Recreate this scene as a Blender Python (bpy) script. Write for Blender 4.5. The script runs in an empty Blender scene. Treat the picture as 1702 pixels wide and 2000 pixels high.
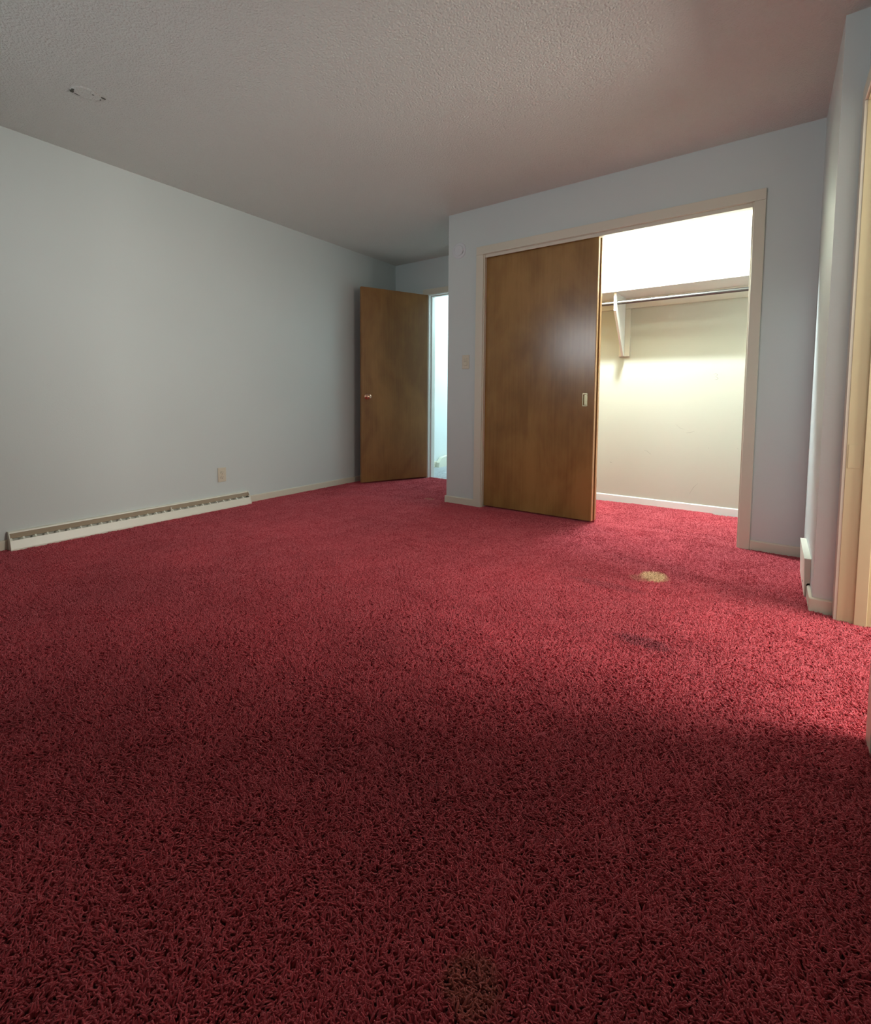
import bpy, bmesh, math, random
from mathutils import Vector, Matrix, noise
random.seed(7)
PI = math.pi
S = bpy.context.scene
COL = S.collection

# ------------------------------------------------------------------ camera
W_PX, H_PX = 1702, 2000
F_PX, CX, CY = 944.40, 806.69, 837.43
YAW, PITCH, ROLL, CAM_H = 0.6395, -0.0631, 0.0050, 0.902
fw = Vector((-math.sin(YAW)*math.cos(PITCH), math.cos(YAW)*math.cos(PITCH), math.sin(PITCH)))
rt0 = Vector((math.cos(YAW), math.sin(YAW), 0)); up0 = rt0.cross(fw)
rt = math.cos(ROLL)*rt0 + math.sin(ROLL)*up0
up = -math.sin(ROLL)*rt0 + math.cos(ROLL)*up0
cam_d = bpy.data.cameras.new('camera'); cam = bpy.data.objects.new('camera', cam_d); COL.objects.link(cam)
cam.matrix_world = Matrix(((rt.x, up.x, -fw.x, 0), (rt.y, up.y, -fw.y, 0), (rt.z, up.z, -fw.z, CAM_H), (0, 0, 0, 1)))
cam_d.sensor_fit = 'HORIZONTAL'; cam_d.sensor_width = 36
cam_d.lens = 36*F_PX/W_PX
cam_d.shift_x = (W_PX/2-CX)/W_PX
cam_d.shift_y = (CY-H_PX/2)/W_PX
cam_d.clip_start = .02
S.camera = cam

# ------------------------------------------------------------------ world, lights, exposure
S.view_settings.view_transform = 'Standard'; S.view_settings.look = 'None'
S.view_settings.gamma = 1; S.view_settings.use_curve_mapping = False
S.view_settings.exposure = 0.0
wd = bpy.data.worlds.new('world'); S.world = wd; wd.use_nodes = True
wd.node_tree.nodes['Background'].inputs[0].default_value = (.75, .86, 1, 1)
wd.node_tree.nodes['Background'].inputs[1].default_value = .05

# main planes of the room (metres)
XL, YC, YB, XR, XR2, YJ, XE, H, YR = -3.60, 3.538, 4.49, .171, .25, 2.665, -2.261, 2.44, -.70

def area(name, loc, direction, sx, sy, power, col, spread=180):
    l = bpy.data.lights.new(name, 'AREA'); l.shape = 'RECTANGLE'; l.size = sx; l.size_y = sy
    l.energy = power; l.color = col; l.spread = math.radians(spread)
    o = bpy.data.objects.new(name, l); COL.objects.link(o); o.location = loc
    o.rotation_euler = Vector(direction).to_track_quat('-Z', 'Y').to_euler(); return o
def bulb(name, loc, power, col, r=.04):
    l = bpy.data.lights.new(name, 'POINT'); l.energy = power; l.color = col; l.shadow_soft_size = r
    o = bpy.data.objects.new(name, l); COL.objects.link(o); o.location = loc; return o
# bulb on the inside of the closet header
bulb('closet_bulb_light', (-1.00, 3.76, 2.32), 225, (.86, .98, 1.0), .035)
# daylight through the high window in the wall behind the camera
area('rear_window_light', (-2.55, -2.05, 1.72), (.12, 1, .02), 1.9, 1.4, 112, (.86, .95, 1.0))
# daylight of the side room that comes in by the doorway on the right
area('side_room_light', (1.95, 2.45, 1.45), (-1, -.02, -.10), 1.2, 1.3, 98, (1.0, .965, .88))
# lamp of the hall
area('hall_light', (-2.75, 6.2, 2.30), (-.2, -.55, -1), .6, 1.0, 58, (.72, .97, 1.0))

# ------------------------------------------------------------------ materials
def new_mat(name):
    m = bpy.data.materials.new(name); m.use_nodes = True
    nt = m.node_tree; return m, nt, nt.nodes['Principled BSDF']
def N(nt, t, **kw):
    n = nt.nodes.new(t)
    for k, v in kw.items():
        if k in n.inputs: n.inputs[k].default_value = v
        else: setattr(n, k, v)
    return n
def coords(nt, scale=(1, 1, 1)):
    g = N(nt, 'ShaderNodeNewGeometry'); mp = N(nt, 'ShaderNodeMapping'); mp.inputs['Scale'].default_value = scale
    nt.links.new(g.outputs['Position'], mp.inputs['Vector']); return mp.outputs['Vector']
def paint(name, col, rough=.6, bump=.15, bscale=180, var=.03, bdist=.001):
    m, nt, b = new_mat(name)
    v = coords(nt)
    n1 = N(nt, 'ShaderNodeTexNoise', Scale=1.7, Detail=3.0); nt.links.new(v, n1.inputs['Vector'])
    mx = N(nt, 'ShaderNodeMix', data_type='RGBA')
    mx.inputs[6].default_value = tuple(c*(1-var) for c in col)+(1,); mx.inputs[7].default_value = tuple(min(1, c*(1+var)) for c in col)+(1,)
    nt.links.new(n1.outputs['Fac'], mx.inputs[0]); nt.links.new(mx.outputs[2], b.inputs['Base Color'])
    b.inputs['Roughness'].default_value = rough
    if bump:
        n2 = N(nt, 'ShaderNodeTexNoise', Scale=bscale, Detail=3.0); nt.links.new(v, n2.inputs['Vector'])
        bp = N(nt, 'ShaderNodeBump', Strength=bump, Distance=bdist)
        nt.links.new(n2.outputs['Fac'], bp.inputs['Height']); nt.links.new(bp.outputs['Normal'], b.inputs['Normal'])
    return m
M = {}
M['wall'] = paint('pale_blue_grey_wall_paint', (.615, .660, .640), .5, .35, 120)
M['closet'] = paint('cream_closet_paint', (.54, .53, .435), .6, .25, 120)
M['hallwall'] = paint('white_hall_paint', (.80, .84, .84), .55, .2, 120)
M['trim'] = paint('cream_trim_paint', (.69, .64, .52), .38, .06, 60)
M['cream'] = paint('cream_enamel', (.80, .78, .66), .35, .05, 60)
M['plate'] = paint('almond_plastic', (.66, .60, .47), .35, 0)
M['plate_white'] = paint('painted_over_plate', (.66, .68, .70), .4, .1, 80)
M['white'] = paint('white_gloss_paint', (.83, .83, .78), .35, .05, 60)
M['tan'] = paint('tan_heater_fin', (.36, .27, .18), .5, .3, 60, .15)
M['dark'] = paint('dark_slot', (.03, .028, .02), .7, 0)

def ceiling_mat():
    m, nt, b = new_mat('stippled_ceiling')
    v = coords(nt)
    n1 = N(nt, 'ShaderNodeTexNoise', Scale=1.3, Detail=3.0); nt.links.new(v, n1.inputs['Vector'])
    mx = N(nt, 'ShaderNodeMix', data_type='RGBA')
    mx.inputs[6].default_value = (.80, .81, .75, 1); mx.inputs[7].default_value = (.85, .86, .80, 1)
    nt.links.new(n1.outputs['Fac'], mx.inputs[0]); nt.links.new(mx.outputs[2], b.inputs['Base Color'])
    b.inputs['Roughness'].default_value = .85
    n2 = N(nt, 'ShaderNodeTexNoise', Scale=120.0, Detail=5.0, Roughness=.65); nt.links.new(v, n2.inputs['Vector'])
    vo = N(nt, 'ShaderNodeTexVoronoi', Scale=85.0); nt.links.new(v, vo.inputs['Vector'])
    ad = N(nt, 'ShaderNodeMath', operation='ADD'); nt.links.new(n2.outputs['Fac'], ad.inputs[0])
    ml = N(nt, 'ShaderNodeMath', operation='MULTIPLY'); ml.inputs[1].default_value = -.45
    nt.links.new(vo.outputs['Distance'], ml.inputs[0]); nt.links.new(ml.outputs[0], ad.inputs[1])
    bp = N(nt, 'ShaderNodeBump', Strength=1.0, Distance=.011)
    nt.links.new(ad.outputs[0], bp.inputs['Height']); nt.links.new(bp.outputs['Normal'], b.inputs['Normal'])
    return m
M['ceiling'] = ceiling_mat()

def wood(name, dark, light, rough=.3, offs=0.):
    m, nt, b = new_mat(name)
    tc = N(nt, 'ShaderNodeTexCoord')
    def mp(s):
        q = N(nt, 'ShaderNodeMapping'); q.inputs['Scale'].default_value = s; q.inputs['Location'].default_value = (offs, offs, offs)
        nt.links.new(tc.outputs['Object'], q.inputs['Vector']); return q.outputs['Vector']
    n1 = N(nt, 'ShaderNodeTexNoise', Scale=2.2, Detail=4.0, Distortion=.8); nt.links.new(mp((1.6, 1.6, .7)), n1.inputs['Vector'])
    n2 = N(nt, 'ShaderNodeTexNoise', Scale=60.0, Detail=5.0); nt.links.new(mp((1, 1, .035)), n2.inputs['Vector'])
    n3 = N(nt, 'ShaderNodeTexNoise', Scale=10.0, Detail=3.0); nt.links.new(mp((1, 1, .5)), n3.inputs['Vector'])
    a = N(nt, 'ShaderNodeMix', data_type='FLOAT'); a.inputs[0].default_value = .25
    nt.links.new(n1.outputs['Fac'], a.inputs[2]); nt.links.new(n2.outputs['Fac'], a.inputs[3])
    c = N(nt, 'ShaderNodeMix', data_type='FLOAT'); c.inputs[0].default_value = .25
    nt.links.new(a.outputs[0], c.inputs[2]); nt.links.new(n3.outputs['Fac'], c.inputs[3])
    r = N(nt, 'ShaderNodeValToRGB'); r.color_ramp.elements[0].position = .40; r.color_ramp.elements[1].position = .60
    r.color_ramp.elements[0].color = dark+(1,); r.color_ramp.elements[1].color = light+(1,)
    nt.links.new(c.outputs[0], r.inputs[0]); nt.links.new(r.outputs[0], b.inputs['Base Color'])
    b.inputs['Roughness'].default_value = rough
    bp = N(nt, 'ShaderNodeBump', Strength=.12, Distance=.001)
    nt.links.new(n2.outputs['Fac'], bp.inputs['Height']); nt.links.new(bp.outputs['Normal'], b.inputs['Normal'])
    return m
M['wood'] = wood('stained_birch_sliding_door', (.250, .128, .038), (.375, .205, .066), .22)
M['wood_entry'] = wood('stained_birch_entry_door', (.240, .106, .032), (.365, .178, .055), .36, 3.3)
M['wood_edge'] = wood('light_door_edge', (.55, .30, .13), (.66, .40, .19), .4)

def metal(name, col, rough):
    m, nt, b = new_mat(name)
    v = coords(nt); n = N(nt, 'ShaderNodeTexNoise', Scale=90.0); nt.links.new(v, n.inputs['Vector'])
    mr = N(nt, 'ShaderNodeMapRange'); mr.inputs[3].default_value = rough*.7; mr.inputs[4].default_value = rough*1.3
    nt.links.new(n.outputs['Fac'], mr.inputs[0]); nt.links.new(mr.outputs[0], b.inputs['Roughness'])
    b.inputs['Base Color'].default_value = col+(1,); b.inputs['Metallic'].default_value = 1; return m
M['jamb'] = paint('yellowed_cream_paint', (.62, .53, .32), .4, .08, 60)
M['brass'] = metal('worn_brass', (.52, .44, .27), .3)
M['copper'] = metal('copper_toned_knob', (.80, .48, .33), .22)
M['chrome'] = metal('dull_steel_tube', (.16, .155, .15), .45)

def carpet_mat(name, a, b_, stains=True):
    m, nt, b = new_mat(name)
    pos = N(nt, 'ShaderNodeNewGeometry')
    at = N(nt, 'ShaderNodeAttribute', attribute_name='shade')
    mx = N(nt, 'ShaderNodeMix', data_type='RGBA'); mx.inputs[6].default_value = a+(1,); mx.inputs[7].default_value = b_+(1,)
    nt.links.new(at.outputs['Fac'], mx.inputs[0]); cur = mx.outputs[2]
    def blend(center, rx, ry, col, amt, soft=.5, nscale=35.0, namp=.9):
        nonlocal cur
        sub = N(nt, 'ShaderNodeVectorMath', operation='SUBTRACT'); sub.inputs[1].default_value = (center[0], center[1], 0)
        nt.links.new(pos.outputs['Position'], sub.inputs[0])
        mu = N(nt, 'ShaderNodeVectorMath', operation='MULTIPLY'); mu.inputs[1].default_value = (1/rx, 1/ry, 0); nt.links.new(sub.outputs[0], mu.inputs[0])
        ln = N(nt, 'ShaderNodeVectorMath', operation='LENGTH'); nt.links.new(mu.outputs[0], ln.inputs[0])
        no = N(nt, 'ShaderNodeTexNoise', Scale=nscale, Detail=2.0); nt.links.new(pos.outputs['Position'], no.inputs['Vector'])
        nm = N(nt, 'ShaderNodeMath', operation='MULTIPLY_ADD'); nm.inputs[1].default_value = namp; nt.links.new(no.outputs['Fac'], nm.inputs[0]); nt.links.new(ln.outputs['Value'], nm.inputs[2])
        mr = N(nt, 'ShaderNodeMapRange'); mr.inputs[1].default_value = 1+namp*.5-soft/2; mr.inputs[2].default_value = 1+namp*.5+soft/2
        mr.inputs[3].default_value = amt; mr.inputs[4].default_value = 0; nt.links.new(nm.outputs[0], mr.inputs[0])
        q = N(nt, 'ShaderNodeMix', data_type='RGBA'); nt.links.new(mr.outputs[0], q.inputs[0]); nt.links.new(cur, q.inputs[6]); q.inputs[7].default_value = col+(1,)
        cur = q.outputs[2]
    if stains:
        big = N(nt, 'ShaderNodeTexNoise', Scale=1.6, Detail=3.0); nt.links.new(pos.outputs['Position'], big.inputs['Vector'])
        mr = N(nt, 'ShaderNodeMapRange'); mr.inputs[1].default_value = .3; mr.inputs[2].default_value = .7; mr.inputs[3].default_value = .85; mr.inputs[4].default_value = 1.12
        nt.links.new(big.outputs['Fac'], mr.inputs[0])
        sc = N(nt, 'ShaderNodeVectorMath', operation='SCALE'); nt.links.new(cur, sc.inputs[0]); nt.links.new(mr.outputs[0], sc.inputs['Scale']); cur = sc.outputs[0]
        blend((-.452, 2.684), .058, .075, (.92, .68, .36), .95)
        blend((-.50, 2.62), .05, .05, (.55, .36, .20), .35)
        blend((-.335, .612), .045, .045, (.42, .17, .09), .5)
        blend((-.355, 1.923), .09, .045, (.10, .03, .045), .45)
        blend((-.62, 2.42), .16, .04, (.16, .03, .04), .30)
        blend((-2.45, 3.55), .05, .03, (.6, .33, .2), .5)
    nt.links.new(cur, b.inputs['Base Color']); b.inputs['Roughness'].default_value = .9
    b.inputs['Specular IOR Level'].default_value = .2
    b.inputs['Sheen Weight'].default_value = .7; b.inputs['Sheen Roughness'].default_value = .5
    b.inputs['Sheen Tint'].default_value = (1, .45, .5, 1) if stains else (1, 1, 1, 1)
    return m
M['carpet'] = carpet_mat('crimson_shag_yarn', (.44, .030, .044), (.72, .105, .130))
M['carpet_base'] = paint('carpet_backing', (.10, .008, .015), .95, .3, 90, .2)
M['hallcarpet'] = carpet_mat('pale_grey_hall_carpet', (.42, .45, .48), (.66, .69, .72), False)
M['hall_base'] = paint('hall_carpet_backing', (.42, .44, .46), .95, .8, 140, .25, .006)

# ------------------------------------------------------------------ mesh helpers
class MB:
    def __init__(s): s.bm = bmesh.new()
    def box(s, x0, x1, y0, y1, z0, z1):
        v = [s.bm.verts.new((x, y, z)) for z in (z0, z1) for x, y in ((x0, y0), (x1, y0), (x1, y1), (x0, y1))]
        for f in ((3, 2, 1, 0), (4, 5, 6, 7), (0, 1, 5, 4), (1, 2, 6, 5), (2, 3, 7, 6), (3, 0, 4, 7)):
            s.bm.faces.new([v[i] for i in f])
        return s
    def prism(s, pts, a, b, axis):            # outline pts extruded from a to b along axis
        def P(u, w, t): return {'x': (t, u, w), 'y': (u, t, w), 'z': (u, w, t)}[axis]
        A = [s.bm.verts.new(P(u, w, a)) for u, w in pts]; B = [s.bm.verts.new(P(u, w, b)) for u, w in pts]
        n = len(pts); s.bm.faces.new(A); s.bm.faces.new(B[::-1])
        for i in range(n): s.bm.faces.new((A[i], B[i], B[(i+1) % n], A[(i+1) % n]))
        return s
    def lathe(s, prof, mat=Matrix(), seg=32):  # prof (radius, height) about local z
        rings = []
        for r, h in prof:
            rings.append([s.bm.verts.new(mat @ Vector((r*math.cos(2*PI*k/seg), r*math.sin(2*PI*k/seg), h))) for k in range(seg)])
        for a, b in zip(rings, rings[1:]):
            for k in range(seg): s.bm.faces.new((a[k], a[(k+1) % seg], b[(k+1) % seg], b[k]))
        s.bm.faces.new(rings[0][::-1]); s.bm.faces.new(rings[-1]); return s
    def build(s, name, mat, parent=None, bevel=0, smooth=False, loc=None):
        bmesh.ops.recalc_face_normals(s.bm, faces=s.bm.faces)
        me = bpy.data.meshes.new(name)
        if loc is not None: bmesh.ops.translate(s.bm, verts=s.bm.verts, vec=-Vector(loc))
        s.bm.to_mesh(me); s.bm.free(); me.materials.append(mat)
        o = bpy.data.objects.new(name, me); COL.objects.link(o)
        if loc is not None: o.location = loc
        if smooth:
            for p in me.polygons: p.use_smooth = True
        if bevel:
            b = o.modifiers.new('bevel', 'BEVEL'); b.width = bevel; b.segments = 2; b.limit_method = 'ANGLE'
        if parent is not None:
            o.parent = parent
            if loc is None: o.location = -Vector(parent.location) if parent.parent is None else -Vector(parent.location)-Vector(parent.parent.location)
        return o
def struct(o, label=None):
    o['kind'] = 'structure'
    if label: o['label'] = label
    return o
def thing(name, loc, label, cat):
    o = bpy.data.objects.new(name, None); COL.objects.link(o); o.location = loc; o.empty_display_size = .05
    o['label'] = label; o['category'] = cat; return o

# ------------------------------------------------------------------ shell
Z0 = -.02
fl = MB().box(-3.75, 3.0, -.85, 4.53, -.10, -.013).build('floor', M['carpet_base']); struct(fl, 'crimson shag carpet covering the whole bedroom floor')
hf = MB().box(-3.75, -2.2, 4.53, 8.0, -.10, -.006).build('floor_hall', M['hall_base']); struct(hf, 'pale grey carpet of the hall beyond the entry door')
ce = MB().box(-3.75, .37, -.85, 4.61, H, H+.1).build('ceiling', M['ceiling']); struct(ce, 'stippled off-white bedroom ceiling')
struct(MB().box(-3.75, -2.2, 4.61, 8.0, H, H+.1).build('ceiling_hall', M['hallwall']))
struct(MB().box(.37, 3.0, .3, 4.2, H, H+.1).build('ceiling_side', M['hallwall']))

struct(MB().box(XL-.11, XL, -.81, 4.60, Z0, H).build('wall_left', M['wall']), 'long pale blue-grey left wall above the baseboard heater')
# rear wall with the high window
w = MB(); wx0, wx1, wz0, wz1 = -2.92, -1.20, 1.45, 2.10
w.box(XL-.11, wx0, YR-.11, YR, Z0, H).box(wx1, XR2+.11, YR-.11, YR, Z0, H).box(wx0, wx1, YR-.11, YR, Z0, wz0).box(wx0, wx1, YR-.11, YR, wz1, H)
struct(w.build('wall_rear', M['wall']))
# back wall with the entry doorway
DX0, DX1, DZ = -3.14, -2.34, 2.065
w = MB().box(XL-.11, DX0, YB, YB+.11, Z0, H).box(DX1, -2.20, YB, YB+.11, Z0, H).box(DX0, DX1, YB, YB+.11, DZ, H)
struct(w.build('wall_back', M['wall']), 'short pale grey wall over the entry doorway')
struct(MB().box(-2.20, XR+.19, YB, YB+.11, Z0, H).build('wall_closet_back', M['closet']), 'cream back wall inside the open closet')
# front of the closet with its opening
CX0, CX1, CZ = -1.930, -.126, 2.078
w = MB().box(XE, CX0, YC, YC+.11, Z0, H).box(CX1, XR, YC, YC+.11, Z0, H).box(CX0, CX1, YC, YC+.030, CZ, H)
o = struct(w.build('wall_closet_front', M['wall']), 'pale grey wall around the closet opening')
o.data.materials.append(M['closet'])
for p in o.data.polygons:
    if p.normal.y > .9: p.material_index = 1
o = struct(MB().box(XE, XE+.11, YC+.11, YB, Z0, H).build('wall_closet_side', M['wall']))
o.data.materials.append(M['closet'])
for p in o.data.polygons:
    if p.normal.x > .9: p.material_index = 1
# right wall: bumped-out part beside the closet, then the wall with the side doorway
SY0, SY1, SZ = 1.708, 2.622, 2.078
w = MB().box(XR, XR2+.11, YJ, YB, Z0, H)
w.box(XR2, XR2+.11, YR, SY0, Z0, H).box(XR2, XR2+.11, SY1, YJ, Z0, H).box(XR2, XR2+.11, SY0, SY1, SZ, H)
struct(w.build('wall_right', M['wall']), 'pale wall on the right with a projecting corner and a doorway')
# hall and side room walls
struct(MB().box(-3.66, -3.555, YB+.11, 8, Z0, H).build('wall_hall_left', M['hallwall']), 'bright white hall wall seen through the doorway')
struct(MB().box(-2.30, -2.2, YB+.11, 8, Z0, H).build('wall_hall_right', M['hallwall']))
struct(MB().box(-3.66, -2.2, 8, 8.1, Z0, H).build('wall_hall_end', M['hallwall']))
struct(MB().box(XR2+.11, 3.0, 4.0, 4.1, Z0, H).build('wall_side_far', M['hallwall']))
struct(MB().box(XR2+.11, 3.0, .3, .4, Z0, H).build('wall_side_near', M['hallwall']))
w = MB(); w.box(2.05, 2.15, .4, 1.8, Z0, H).box(2.05, 2.15, 3.1, 4.0, Z0, H).box(2.05, 2.15, 1.8, 3.1, Z0, .8).box(2.05, 2.15, 1.8, 3.1, 2.1, H)
struct(w.build('wall_side_right', M['hallwall']))
# windows outside the picture, the ones the daylight comes through
def window(name, axis, c, a0, a1, z0, z1, depth):
    fr = MB(); t = .05
    def bx(p0, p1, q0, q1):
        if axis == 'y': fr.box(p0, p1, c, c+depth, q0, q1)
        else: fr.box(c, c+depth, p0, p1, q0, q1)
    bx(a0, a1, z0, z0+t); bx(a0, a1, z1-t, z1); bx(a0, a0+t, z0+t, z1-t); bx(a1-t, a1, z0+t, z1-t)
    m_ = (a0+a1)/2; bx(m_-.02, m_+.02, z0+t, z1-t)
    return struct(fr.build(name, M['trim'], bevel=.002))
window('window_1', 'y', YR-.11, wx0, wx1, wz0, wz1, .03)
window('window_2', 'x', 2.11, 1.8, 3.1, .8, 2.1, .03)

# ------------------------------------------------------------------ carpet pile (instanced tufts)
tiles = bpy.data.collections.new('pile_tiles')
T = .10
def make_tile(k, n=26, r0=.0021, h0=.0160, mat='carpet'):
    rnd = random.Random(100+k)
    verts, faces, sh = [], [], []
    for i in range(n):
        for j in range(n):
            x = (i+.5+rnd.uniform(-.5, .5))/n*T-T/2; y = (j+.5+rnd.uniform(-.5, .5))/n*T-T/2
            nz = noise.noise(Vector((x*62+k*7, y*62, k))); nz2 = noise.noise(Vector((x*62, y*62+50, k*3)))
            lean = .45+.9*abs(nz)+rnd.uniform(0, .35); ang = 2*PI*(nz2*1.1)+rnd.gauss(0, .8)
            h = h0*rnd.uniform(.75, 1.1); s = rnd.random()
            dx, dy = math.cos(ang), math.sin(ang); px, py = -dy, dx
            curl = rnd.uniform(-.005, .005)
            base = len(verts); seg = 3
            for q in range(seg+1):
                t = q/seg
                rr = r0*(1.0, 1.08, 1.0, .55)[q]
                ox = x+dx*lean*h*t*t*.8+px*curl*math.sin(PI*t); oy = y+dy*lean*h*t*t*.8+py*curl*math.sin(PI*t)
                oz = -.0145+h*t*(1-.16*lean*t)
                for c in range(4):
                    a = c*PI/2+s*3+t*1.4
                    verts.append((ox+rr*math.cos(a), oy+rr*math.sin(a), oz)); sh.append(min(1, max(0, .12+.5*t+.4*(s-.3))))  # random yarn tone, plus shade between tufts painted in as darker roots
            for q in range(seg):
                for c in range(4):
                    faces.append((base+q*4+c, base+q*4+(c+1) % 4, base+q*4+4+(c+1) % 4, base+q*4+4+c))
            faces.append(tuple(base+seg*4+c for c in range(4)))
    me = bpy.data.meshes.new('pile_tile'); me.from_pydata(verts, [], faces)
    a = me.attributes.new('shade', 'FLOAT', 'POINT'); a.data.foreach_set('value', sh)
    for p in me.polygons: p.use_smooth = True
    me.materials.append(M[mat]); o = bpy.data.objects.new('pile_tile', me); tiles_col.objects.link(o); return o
def pile(name, parent, cells, tcol):
    vs = []; rots = []; ids = []
    for (x, y) in cells:
        vs.append((x, y, 0))
        nx = noise.noise(Vector((x*1.9, y*1.9, 3))); ny = noise.noise(Vector((x*1.9, y*1.9, 9)))
        rots += [nx*.045, ny*.045, random.randrange(4)*PI/2]; ids.append(random.randrange(6))
    me = bpy.data.meshes.new(name); me.from_pydata(vs, [], [])
    a = me.attributes.new('rot', 'FLOAT_VECTOR', 'POINT'); a.data.foreach_set('vector', rots)
    a = me.attributes.new('tile', 'INT', 'POINT'); a.data.foreach_set('value', ids)
    o = bpy.data.objects.new(name, me); COL.objects.link(o); o.parent = parent
    ng = bpy.data.node_groups.new(name, 'GeometryNodeTree')
    ng.interface.new_socket('Geometry', in_out='INPUT', socket_type='NodeSocketGeometry')
    ng.interface.new_socket('Geometry', in_out='OUTPUT', socket_type='NodeSocketGeometry')
    gi = ng.nodes.new('NodeGroupInput'); go = ng.nodes.new('NodeGroupOutput')
    iop = ng.nodes.new('GeometryNodeInstanceOnPoints'); ci = ng.nodes.new('GeometryNodeCollectionInfo')
    ci.inputs['Collection'].default_value = tcol; ci.inputs['Separate Children'].default_value = True; ci.inputs['Reset Children'].default_value = True
    ar = ng.nodes.new('GeometryNodeInputNamedAttribute'); ar.data_type = 'FLOAT_VECTOR'; ar.inputs['Name'].default_value = 'rot'
    ai = ng.nodes.new('GeometryNodeInputNamedAttribute'); ai.data_type = 'INT'; ai.inputs['Name'].default_value = 'tile'
    e2r = ng.nodes.new('FunctionNodeEulerToRotation')
    L = ng.links.new
    L(gi.outputs[0], iop.inputs['Points']); L(ci.outputs[0], iop.inputs['Instance']); iop.inputs['Pick Instance'].default_value = True
    L([s for s in ai.outputs if s.enabled][0], iop.inputs['Instance Index'])
    L([s for s in ar.outputs if s.enabled][0], e2r.inputs[0]); L(e2r.outputs[0], iop.inputs['Rotation'])
    L(iop.outputs[0], go.inputs[0])
    md = o.modifiers.new('pile', 'NODES'); md.node_group = ng
    o['kind'] = 'stuff'; return o
tiles_col = tiles
for k in range(6): make_tile(k)
cells = []
ys = [4.49-T*i for i in range(52)]
for y in ys:
    if y < YR: continue
    x = XL+T/2
    while x < 1.2:
        inroom = x < XR2+.03 or (SY0-.05 < y < SY1+.05) or (x > XR2+.1 and .5 < y < 4)
        if y > YJ and XR+.03 < x: inroom = False
        if y > YC and XE+.03 < x < XE+.08: inroom = False
        if y > YB-.03 and not (DX0-.03 < x < DX1+.03): inroom = False
        if inroom: cells.append((x, y))
        x += T
# the piece laid inside the closet starts behind a thin dark seam line
def seam_y(x): return 3.661+(x+1.018)*.10
main = [c for c in cells if not (XE+.03 < c[0] and c[1] > 3.62)]
row = []
x = XE+.16
while x < XR: row.append(x); x += T
extra = []
for x in row:
    y0 = seam_y(x)
    extra.append((x, y0-.058)); k = 0
    while y0+.058+k*T < YB: extra.append((x, y0+.056+k*T)); k += 1
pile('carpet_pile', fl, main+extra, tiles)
tiles_hall = bpy.data.collections.new('hall_pile_tiles'); tiles_col = tiles_hall
for k in range(6): make_tile(k+20, 24, .0019, .010, 'hallcarpet')
hc = []
y = 4.60
while y < 6.6:
    x = -3.52
    while x < -2.3: hc.append((x, y)); x += T
    y += T
pile('carpet_pile', hf, hc, tiles_hall)

# ------------------------------------------------------------------ baseboards and casings
BH, BT = .056, .012
def bb(name, axis, a0, a1, face, out, label=None, h=BH):
    # face = wall plane, out = +1/-1 direction the board stands out
    f0, f1 = face, face+out*BT
    pr = [(f0, Z0), (f1, Z0), (f1, h-.006), (f0+out*BT*.55, h-.001), (f0, h)]
    m = MB()
    m.prism(pr, a0, a1, 'y' if axis == 'y' else 'x') if axis == 'y' else m.prism(pr, a0, a1, 'x')
    return struct(m.build(name, M['trim'], bevel=.0015), label)
bb('baseboard_left', 'y', 2.452, YB, XL, 1, 'cream baseboard between the heater and the entry door')
bb('baseboard_left_near', 'y', YR, .826, XL, 1, 'cream baseboard at the near end of the left wall')
bb('baseboard_back', 'x', XL+BT, -3.20, YB, -1)
bb('baseboard_closet_front', 'x', XE-BT, -1.987, YC, -1, 'cream baseboard at the foot of the narrow wall by the closet')
bb('baseboard_closet_end', 'y', YC, YB, XE, -1)
bb('baseboard_closet_right', 'x', -.079, XR, YC, -1, 'cream baseboard between the closet casing and right heater')
bb('baseboard_closet_inside', 'x', XE+.11, XR, YB, -1, 'white baseboard inside the closet').data.materials[0] = M['white']
bb('baseboard_right', 'y', YJ, 2.829, XR, -1, 'cream baseboard running from the heater to the corner')
bb('baseboard_corner', 'x', XR-BT, XR2-.014, YJ, -1, 'cream baseboard around the projecting corner')
bb('baseboard_right_near', 'y', YR, 1.648, XR2, -1)
bb('baseboard_rear', 'x', XL, XR2, YR, 1)
bb('baseboard_hall', 'y', YB+.11, 5.60, -3.555, 1, 'pale baseboard along the hall wall', .07)

# closet casing (flat boards) + lining + track fascia
CT = .015
m = MB().box(-1.9865, -1.921, YC-CT, YC, Z0, 2.062)
m.box(-.1365, -.080, YC-CT, YC, Z0, 2.062).box(-1.9865, -.080, YC-CT, YC, 2.0625, 2.127)
struct(m.build('trim_1', M['trim'], bevel=.002), 'flat cream casing around the closet opening')
m = MB().box(CX0, -1.912, YC-.004, YC+.11, Z0, 2.060).box(-.144, CX1, YC-.004, YC+.11, Z0, 2.060).box(CX0, CX1, YC-.004, YC+.030, 2.060, CZ)
m.box(-1.912, -.144, YC+.001, YC+.012, 2.036, 2.060)
m.box(-1.912, -.144, YC+.0305, YC+.112, 2.054, 2.070)
struct(m.build('trim_2', M['trim'], bevel=.0015), 'cream jamb and track board lining the closet opening')
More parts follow.
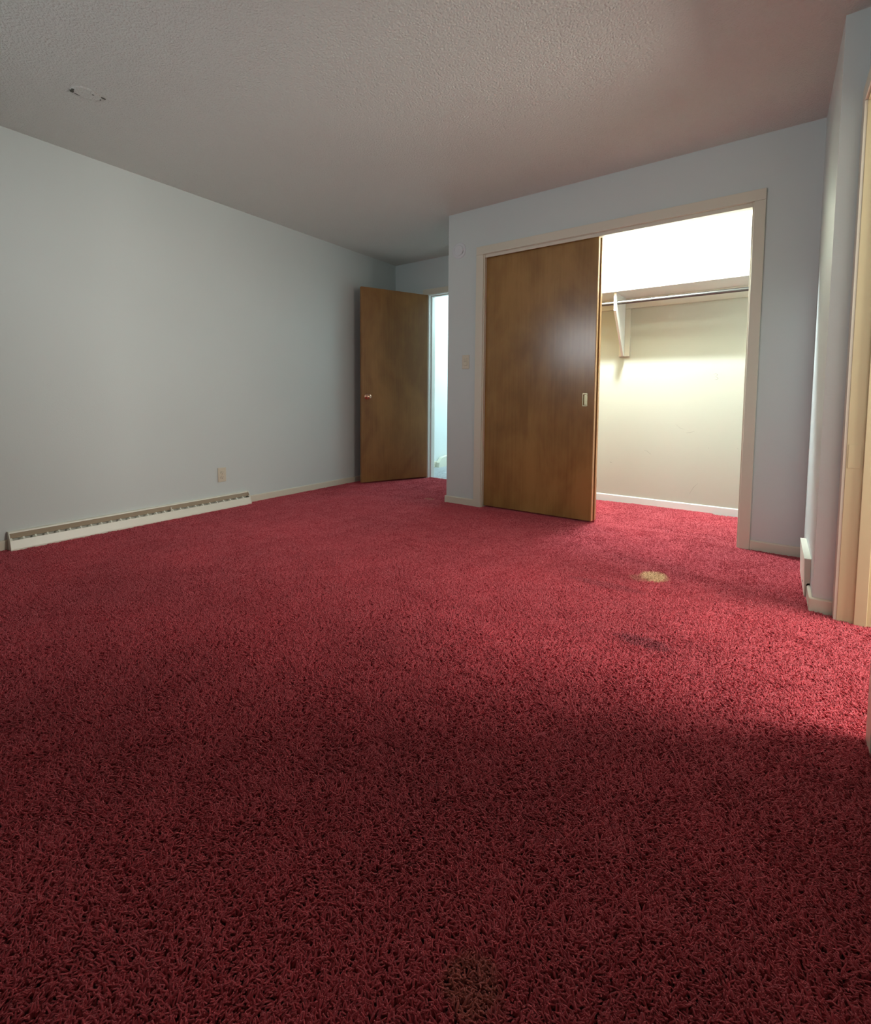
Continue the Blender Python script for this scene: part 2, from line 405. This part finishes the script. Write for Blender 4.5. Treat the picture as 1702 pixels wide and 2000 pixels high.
# entry doorway casing and lining
m = MB().box(DX0-.058, DX0+.010, YB-CT, YB, Z0, 2.05).box(DX1-.010, DX1+.058, YB-CT, YB, Z0, 2.05).box(DX0-.058, DX1+.058, YB-CT, YB, 2.0505, 2.112)
struct(m.build('trim_3', M['trim'], bevel=.002), 'cream casing over the entry doorway')
m = MB().box(DX0, DX0+.02, YB-.002, YB+.125, Z0, 2.045).box(DX1-.02, DX1, YB-.002, YB+.125, Z0, 2.045).box(DX0, DX1, YB-.002, YB+.125, 2.045, DZ)
m.box(DX0+.02, DX0+.032, YB+.042, YB+.08, Z0, 2.033).box(DX1-.032, DX1-.02, YB+.042, YB+.08, Z0, 2.033).box(DX0+.02, DX1-.02, YB+.042, YB+.08, 2.033, 2.045)
struct(m.build('trim_4', M['white'], bevel=.0015), 'white jamb and stop of the entry doorway')
# side doorway casing and lining
m = MB().box(XR2-.014, XR2, 2.604, 2.664, Z0, 2.062).box(XR2-.014, XR2, 1.655, 1.722, Z0, 2.062).box(XR2-.014, XR2, 1.655, 2.664, 2.0625, 2.127)
struct(m.build('trim_5', M['trim'], bevel=.002), 'cream casing of the doorway at the right edge')
m = MB().box(XR2-.004, XR2+.118, 2.602, SY1, Z0, 2.058).box(XR2-.004, XR2+.118, SY0, 1.728, Z0, 2.058).box(XR2-.004, XR2+.118, SY0, SY1, 2.058, SZ)
m.box(.298, .336, 2.590, 2.602, Z0, 2.046).box(.298, .336, 1.728, 1.740, Z0, 2.046).box(.298, .336, 1.728, 2.602, 2.046, 2.058)
struct(m.build('trim_6', M['jamb'], bevel=.0015), 'yellowish cream jamb and stop of the doorway at the right edge')
hm = MB().box(.252, .290, 2.6005, 2.6018, .63, .725).build('strike_plate', M['jamb'], bevel=.0004); struct(hm, 'painted-over hinge leaf on the cream jamb')

# ------------------------------------------------------------------ entry door, swung open
ang = math.atan2(3.733-4.483, -3.447+3.132)
dr = bpy.data.objects.new('door_1', None); COL.objects.link(dr); dr.location = (-3.128, 4.478, .012); dr.rotation_euler = (0, 0, ang)
struct(dr, 'brown wooden entry door standing open into the bedroom')
def child(m, name, mat, parent, **k):
    o = m.build(name, mat, None, **k); o.parent = parent; return o
DW = .812
# local x along the leaf, visible face at local y = 0 ... +y is the side seen from the room
child(MB().box(0, DW, -.035, 0, 0, 2.035), 'door_leaf', M['wood_entry'], dr, bevel=.0015)
kb = child(MB().lathe([(.031, 0), (.031, .003), (.026, .008), (.011, .011), (.010, .026), (.017, .032), (.0255, .042), (.027, .052), (.024, .061), (.014, .066), (.003, .067)],
      Matrix.Translation((DW-.062, 0, .905)) @ Matrix.Rotation(-PI/2, 4, 'X')), 'door_knob', M['copper'], dr, smooth=True)
kb['label'] = 'round copper-toned knob'
child(MB().lathe([(.031, 0), (.031, .003), (.026, .008), (.011, .011), (.010, .026), (.017, .032), (.0255, .042), (.027, .052), (.024, .061), (.014, .066), (.003, .067)],
      Matrix.Translation((DW-.062, -.035, .905)) @ Matrix.Rotation(PI/2, 4, 'X')), 'door_knob', M['copper'], dr, smooth=True)
for z in (.2, 1.02, 1.83):
    child(MB().lathe([(.007, 0), (.007, .09)], Matrix.Translation((-.006, -.038, z-.045)), 16).box(.0, .03, -.0365, -.035, z-.045, z+.045), 'hinge', M['brass'], dr)

# ------------------------------------------------------------------ closet sliding doors
def sliding(name, x0, x1, y, label, pocket=None):
    d = bpy.data.objects.new(name, None); COL.objects.link(d); d.location = (x0, y, .012); struct(d, label)
    w_ = x1-x0-.006; m = MB()
    if pocket:
        a0, a1, b0, b1 = pocket
        m.box(0, a0, 0, .034, 0, 2.036).box(a1, w_, 0, .034, 0, 2.036).box(a0, a1, 0, .034, 0, b0).box(a0, a1, 0, .034, b1, 2.036).box(a0, a1, .015, .034, b0, b1)
        bmesh.ops.remove_doubles(m.bm, verts=m.bm.verts, dist=1e-6)
    else: m.box(0, w_, 0, .034, 0, 2.036)
    child(m, 'door_leaf', M['wood'], d)
    e = child(MB().box(w_+.0002, w_+.006, 0, .034, 0, 2.036), 'edge_band', M['wood_edge'], d, bevel=.0015); e['label'] = 'light tan bare door edge'
    return d
pcx, pcz = -1.097+1.955, .897-.012
d2 = sliding('door_2', -1.955, -1.028, 3.568, 'brown wooden sliding closet door with recessed brass pull', (pcx-.0125, pcx+.0125, pcz-.0395, pcz+.0395))
d3 = sliding('door_3', -1.950, -1.020, 3.616, 'second sliding closet door behind the front one, only its edge showing')
px, pz = -1.097+1.955, .897-.012
m = MB(); hw, hh, t = .0185, .0485, .0055
def rr(w_, h_, r, n=6):
    out = []
    for cx_, cz_, a0 in ((w_-r, h_-r, 0), (-w_+r, h_-r, PI/2), (-w_+r, -h_+r, PI), (w_-r, -h_+r, 3*PI/2)):
        for i in range(n+1):
            a = a0+PI/2*i/n; out.append((cx_+r*math.cos(a), cz_+r*math.sin(a)))
    return out
loops = []
for (w_, h_, r, y) in ((hw, hh, .005, 0), (hw, hh, .005, -.0022), (hw-.0012, hh-.0012, .005, -.0030), (hw-t, hh-t-.003, .005, -.0030), (hw-t-.0010, hh-t-.004, .0045, .010), (hw-t-.003, hh-t-.006, .004, .0125)):
    loops.append([m.bm.verts.new((px+u, y, pz+v)) for u, v in rr(w_, h_, r)])
for a, b in zip(loops, loops[1:]):
    n = len(a)
    for i in range(n): m.bm.faces.new((a[i], a[(i+1) % n], b[(i+1) % n], b[i]))
m.bm.faces.new(loops[-1])
pl = child(m, 'finger_pull', M['brass'], d2); pl['label'] = 'recessed brass finger pull'

# ------------------------------------------------------------------ closet shelf, rod
sd, sz = .35, 1.765
sh = thing('closet_shelf', (-1.05, YB, sz), 'cream wooden shelf across the closet above the hanging rod', 'shelf')
MB().box(XE+.112, XR-.002, YB-sd, YB-.0005, sz, sz+.019).build('shelf_board', M['white'], sh, bevel=.0015)
MB().box(XE+.112, XR-.002, YB-.019, YB-.0005, sz-.088, sz-.0005).build('wall_cleat', M['trim'], sh, bevel=.001)
bx = -1.060
br = MB().prism([(YB-.020, sz-.001), (YB-.33, sz-.001), (YB-.33, sz-.145), (YB-.045, 1.275), (YB-.020, 1.275)], bx-.009, bx+.009, 'x').build('bracket', M['white'], sh, bevel=.001)
br['label'] = 'white tapered wooden bracket'
MB().box(bx-.035, bx+.052, YB-.0195, YB-.0005, 1.272, sz-.09).build('bracket_backing', M['trim'], sh, bevel=.001)
rd = thing('hanging_rod', (-1.05, YB-.28, sz-.085), 'dull steel clothes rod under the closet shelf', 'clothes rod')
m = MB().lathe([(.0145, XE+.112), (.0145, XR-.002)], Matrix.Translation((0, YB-.29, sz-.080)) @ Matrix.Rotation(PI/2, 4, 'Y'), 24)
m.build('rod', M['chrome'], rd, smooth=False)

# ------------------------------------------------------------------ baseboard heaters
def heater(y0, y1, name, label):
    X = XL; fx = .066
    t = thing(name, (X, (y0+y1)/2, 0), label, 'heater')
    MB().box(X+.0005, X+.004, y0, y1, Z0, .100).prism([(X+.0005, .0995), (X+.0005, .103), (X+.020, .1005), (X+.023, .092), (X+.021, .092), (X+.0185, .0985)], y0, y1, 'y').build('back_panel', M['cream'], t)
    MB().prism([(X+.0045, .097), (X+.020, .092), (X+.0405, .0665), (X+.0385, .0645), (X+.0045, .076)], y0+.004, y1-.004, 'y').build('deflector', M['tan'], t)['label'] = 'dusty tan deflector inside the slot'
    MB().box(X+.004, X+.052, y0+.004, y1-.004, Z0, .030).build('heating_element', M['dark'], t)
    MB().prism([(X+.0525, .0535), (X+.0545, .0555), (X+.0685, .006), (X+.0685, Z0), (X+.0655, Z0), (X+.0655, .006)], y0, y1, 'y').build('front_cover', M['cream'], t)
    n = 27
    for i in range(n+1):
        y = y0+.006+(y1-y0-.012)*i/n
        MB().prism([(X+.0385, .0665), (X+.0400, .0680), (X+.0548, .0555), (X+.0535, .0505)], y-.0045, y+.0045, 'y').build('grille_bar', M['cream'], t)
    for y in (y0, y1):
        s_ = 1 if y == y0 else -1
        MB().prism([(X+.0005, Z0), (X+.0005, .104), (X+.024, .1015), (X+.0555, .0565), (X+.0695, .006), (X+.0695, Z0)], y-s_*.0025, y+s_*.0018, 'y').build('end_cap', M['cream'], t)
    yk = y0+(y1-y0)*.585
    MB().box(X+.030, X+.047, yk-.003, yk+.003, .055, .084).build('damper_tab', M['cream'], t, bevel=.001)
    return t
heater(.828, 2.448, 'baseboard_heater', 'long cream baseboard heater with a slotted top on the left wall')
# the one on the right is a closed cover: tall flat box with a thin top
y0, y1, zt = 2.831, 3.247, .176
t = thing('baseboard_heater', (XR, (y0+y1)/2, 0), 'short white heater cover low on the wall right of the closet', 'heater')
MB().prism([(XR-.0005, zt-.005), (XR-.0005, zt), (XR-.0255, zt-.001), (XR-.0255, zt-.0045)], y0-.001, y1, 'y').build('top_panel', M['cream'], t)
MB().prism([(XR-.0250, zt-.005), (XR-.0232, zt-.005), (XR-.0176, .01), (XR-.0176, Z0), (XR-.0196, Z0), (XR-.0196, .01)], y0, y1, 'y').build('front_cover', M['cream'], t)
MB().box(XR-.0150, XR-.0005, y0+.02, y1-.01, Z0, zt-.010).build('heater_core', M['dark'], t)
MB().prism([(XR-.0230, zt-.0052), (XR-.0005, zt-.0052), (XR-.0005, .062), (XR-.010, .060), (XR-.013, .056), (XR-.0135, Z0), (XR-.0174, Z0), (XR-.0174, .01)], y0+.001, y0+.004, 'y').build('end_cap', M['trim'], t)
MB().box(XR-.0246, XR-.0236, y0+.05, y0+.058, .05, .058).build('cover_screw', M['dark'], t)

# ------------------------------------------------------------------ outlet, switch, blank cover
oc = thing('wall_outlet', (XL, 2.219, .269), 'almond electrical outlet low on the left wall above the heater', 'outlet')
MB().box(XL+.0003, XL+.006, 2.219-.0365, 2.219+.0365, .269-.0585, .269+.0585).build('cover_plate', M['plate'], oc, bevel=.0025)
for dz in (-.0195, .0195):
    r = MB().lathe([(.0165, 0), (.0165, .0022), (.0155, .003)], Matrix.Translation((XL+.006, 2.219, .269+dz)) @ Matrix.Rotation(PI/2, 4, 'Y') @ Matrix.Diagonal((.85, 1, 1, 1)), 28).build('socket', M['plate'], oc)
    q = MB()
    for dy, hgt in ((-.0063, .0042), (.0063, .0034)): q.box(XL+.009, XL+.0094, 2.219+dy-.001, 2.219+dy+.001, .269+dz+.003-hgt, .269+dz+.003+hgt)
    q.lathe([(.0024, 0), (.0024, .0004)], Matrix.Translation((XL+.009, 2.219, .269+dz-.0085)) @ Matrix.Rotation(PI/2, 4, 'Y'), 12)
    s_ = q.build('slots', M['dark'], r); s_.location = (0, 0, 0)
MB().lathe([(.0032, 0), (.0028, .0012)], Matrix.Translation((XL+.006, 2.219, .269)) @ Matrix.Rotation(PI/2, 4, 'Y'), 12).build('screw', M['brass'], oc)

sw = thing('light_switch', (-2.081, YC, 1.207), 'almond light switch between the corner and the closet casing', 'light switch')
sx, szc = -2.081, 1.207
MB().box(sx-.033, sx+.033, YC-.006, YC-.0003, szc-.0575, szc+.0575).build('cover_plate', M['plate'], sw, bevel=.002)
MB().prism([(YC-.006, szc+.030), (YC-.0095, szc+.028), (YC-.0075, szc+.003), (YC-.006, szc+.002)], sx-.015, sx+.015, 'x').build('rocker', M['plate'], sw, bevel=.0008)
MB().prism([(YC-.006, szc-.030), (YC-.0095, szc-.028), (YC-.0075, szc-.003), (YC-.006, szc-.002)], sx-.015, sx+.015, 'x').build('rocker', M['plate'], sw, bevel=.0008)

dc = thing('wall_cover_disc', (-2.157, YC, 2.133), 'round painted-over cover plate high beside the closet', 'wall cover')
rot = Matrix.Translation((-2.157, YC-.0003, 2.133)) @ Matrix.Rotation(PI/2, 4, 'X')
MB().lathe([(.0655, 0), (.0655, .003), (.060, .006), (.046, .007)], rot, 48).build('rim', M['plate_white'], dc, smooth=False)
MB().lathe([(.043, .0065), (.043, .011), (.038, .0145), (.012, .0155), (.002, .0155)], rot, 48).build('dome', M['plate_white'], dc, smooth=False)
for a0, a1 in ((2.3, 3.3), (-.9, -.1)):
    q = MB(); n = 10; lo = []
    for i in range(n+1):
        a = a0+(a1-a0)*i/n; ww = .0013*math.sin(PI*i/n)+.0002
        lo.append([q.bm.verts.new(rot @ Vector((rr_*math.cos(a), rr_*math.sin(a), hh_))) for rr_, hh_ in ((.0445-ww, .0072), (.0445+ww, .0072), (.0445+ww, .0078), (.0445-ww, .0078))])
    for a, b in zip(lo, lo[1:]):
        for i in range(4): q.bm.faces.new((a[i], a[(i+1) % 4], b[(i+1) % 4], b[i]))
    q.build('crack', M['dark'], dc)

# ------------------------------------------------------------------ damaged ceiling spot
pc = MB(); ctr = Vector((-2.868, 1.06, H))
n = 40; lo = []
for rr_, hh_ in ((1.0, .0), (.93, -.0035), (.8, -.0045), (.4, -.004), (.02, -.004)):
    ring = []
    for i in range(n):
        a = 2*PI*i/n; k_ = 1+.18*noise.noise(Vector((math.cos(a)*1.5, math.sin(a)*1.5, 4)))
        ring.append(pc.bm.verts.new(ctr+Vector((.052*rr_*k_*math.cos(a), .072*rr_*k_*math.sin(a), hh_+.0012*noise.noise(Vector((a*4, rr_*9, 1)))))))
    lo.append(ring)
for a, b in zip(lo, lo[1:]):
    for i in range(n): pc.bm.faces.new((a[i], a[(i+1) % n], b[(i+1) % n], b[i]))
pc.bm.faces.new(lo[-1])
o = pc.build('ceiling_patch', M['ceiling'], ce); o.location = (0, 0, 0); o['label'] = 'rough patched spot with a dark flaked hole'
fk = MB()
def flake(c, r, seed, sx_=1, sy_=1):
    vs = [fk.bm.verts.new((c[0]+sx_*r*(1+.45*noise.noise(Vector((math.cos(i/10*2*PI)*2, math.sin(i/10*2*PI)*2, seed))))*math.cos(i/10*2*PI),
          c[1]+sy_*r*(1+.45*noise.noise(Vector((math.cos(i/10*2*PI)*2+5, math.sin(i/10*2*PI)*2, seed))))*math.sin(i/10*2*PI), H-.0052)) for i in range(10)]
    up_ = [fk.bm.verts.new(v.co+Vector((0, 0, .004))) for v in vs]
    fk.bm.faces.new(vs); fk.bm.faces.new(up_[::-1])
    for i in range(10): fk.bm.faces.new((vs[i], up_[i], up_[(i+1) % 10], vs[(i+1) % 10]))
flake((-2.898, 1.005), .010, 1); flake((-2.880, 1.002), .008, 2, 1.3, .8); flake((-2.905, 1.03), .006, 3, .6, 2.2)
flake((-2.838, 1.125), .005, 4, .7, 2); flake((-2.845, 1.08), .004, 5); flake((-2.862, 1.12), .004, 6, 1.6, .7)
M['flake'] = paint('bare_grey_plaster', (.11, .11, .09), .9, .2, 100)
o = fk.build('flaked_hole', M['flake'], bpy.data.objects['ceiling_patch']); o.location = (0, 0, 0)

# ------------------------------------------------------------------ hall: sloped end board by the wall
m = MB().prism([(5.27, Z0), (5.285, .055), (5.36, .118), (5.50, .135), (5.9, .135), (5.9, Z0)], -3.543, -3.49, 'x')
o = m.build('stair_skirt_board', M['cream'], bevel=.003); o['label'] = 'beige board with a sloping end on the hall floor beyond the doorway'; o['category'] = 'board'

# ------------------------------------------------------------------ scuffs on the closet back wall
M['scuff'] = paint('grey_scuff', (.34, .33, .27), .8, 0)
def scuff(pts, w_=.0022):
    m = MB(); lo = []
    for i, (x, z) in enumerate(pts):
        a = Vector(pts[max(0, i-1)]); b = Vector(pts[min(len(pts)-1, i+1)]); d = (b-a).normalized(); n_ = Vector((-d.y, d.x))*w_*(.3 if i in (0, len(pts)-1) else 1)*.5
        lo.append([m.bm.verts.new((x+sx_*n_.x, y_, z+sx_*n_.y)) for sx_, y_ in ((-1, YB-.0002), (1, YB-.0002), (1, YB-.0006), (-1, YB-.0006))])
    for a, b in zip(lo, lo[1:]):
        for i in range(4): m.bm.faces.new((a[i], a[(i+1) % 4], b[(i+1) % 4], b[i]))
    m.bm.faces.new(lo[0][::-1]); m.bm.faces.new(lo[-1])
    o = m.build('scuff_mark', M['scuff'], bpy.data.objects['wall_closet_back']); o.location = (0, 0, 0)
scuff([(-.385, 1.100), (-.372, 1.107), (-.360, 1.100), (-.362, 1.090), (-.374, 1.084)], .004)
scuff([(-.374, 1.083), (-.360, 1.078), (-.354, 1.068), (-.362, 1.059), (-.378, 1.060)], .004)
scuff([(-1.146, .345), (-1.138, .341), (-1.128, .340)], .006)
scuff([(-.870, .468), (-.845, .462), (-.830, .446), (-.812, .436)], .0025)
scuff([(-.560, .632), (-.530, .634), (-.500, .648)], .003)
scuff([(-.401, .520), (-.396, .514)], .007)
scuff([(-.64, .70), (-.60, .665), (-.57, .66)], .002)
scuff([(-.52, .13), (-.49, .19), (-.462, .225)], .0025)
scuff([(-.206, .530), (-.202, .520)], .006)
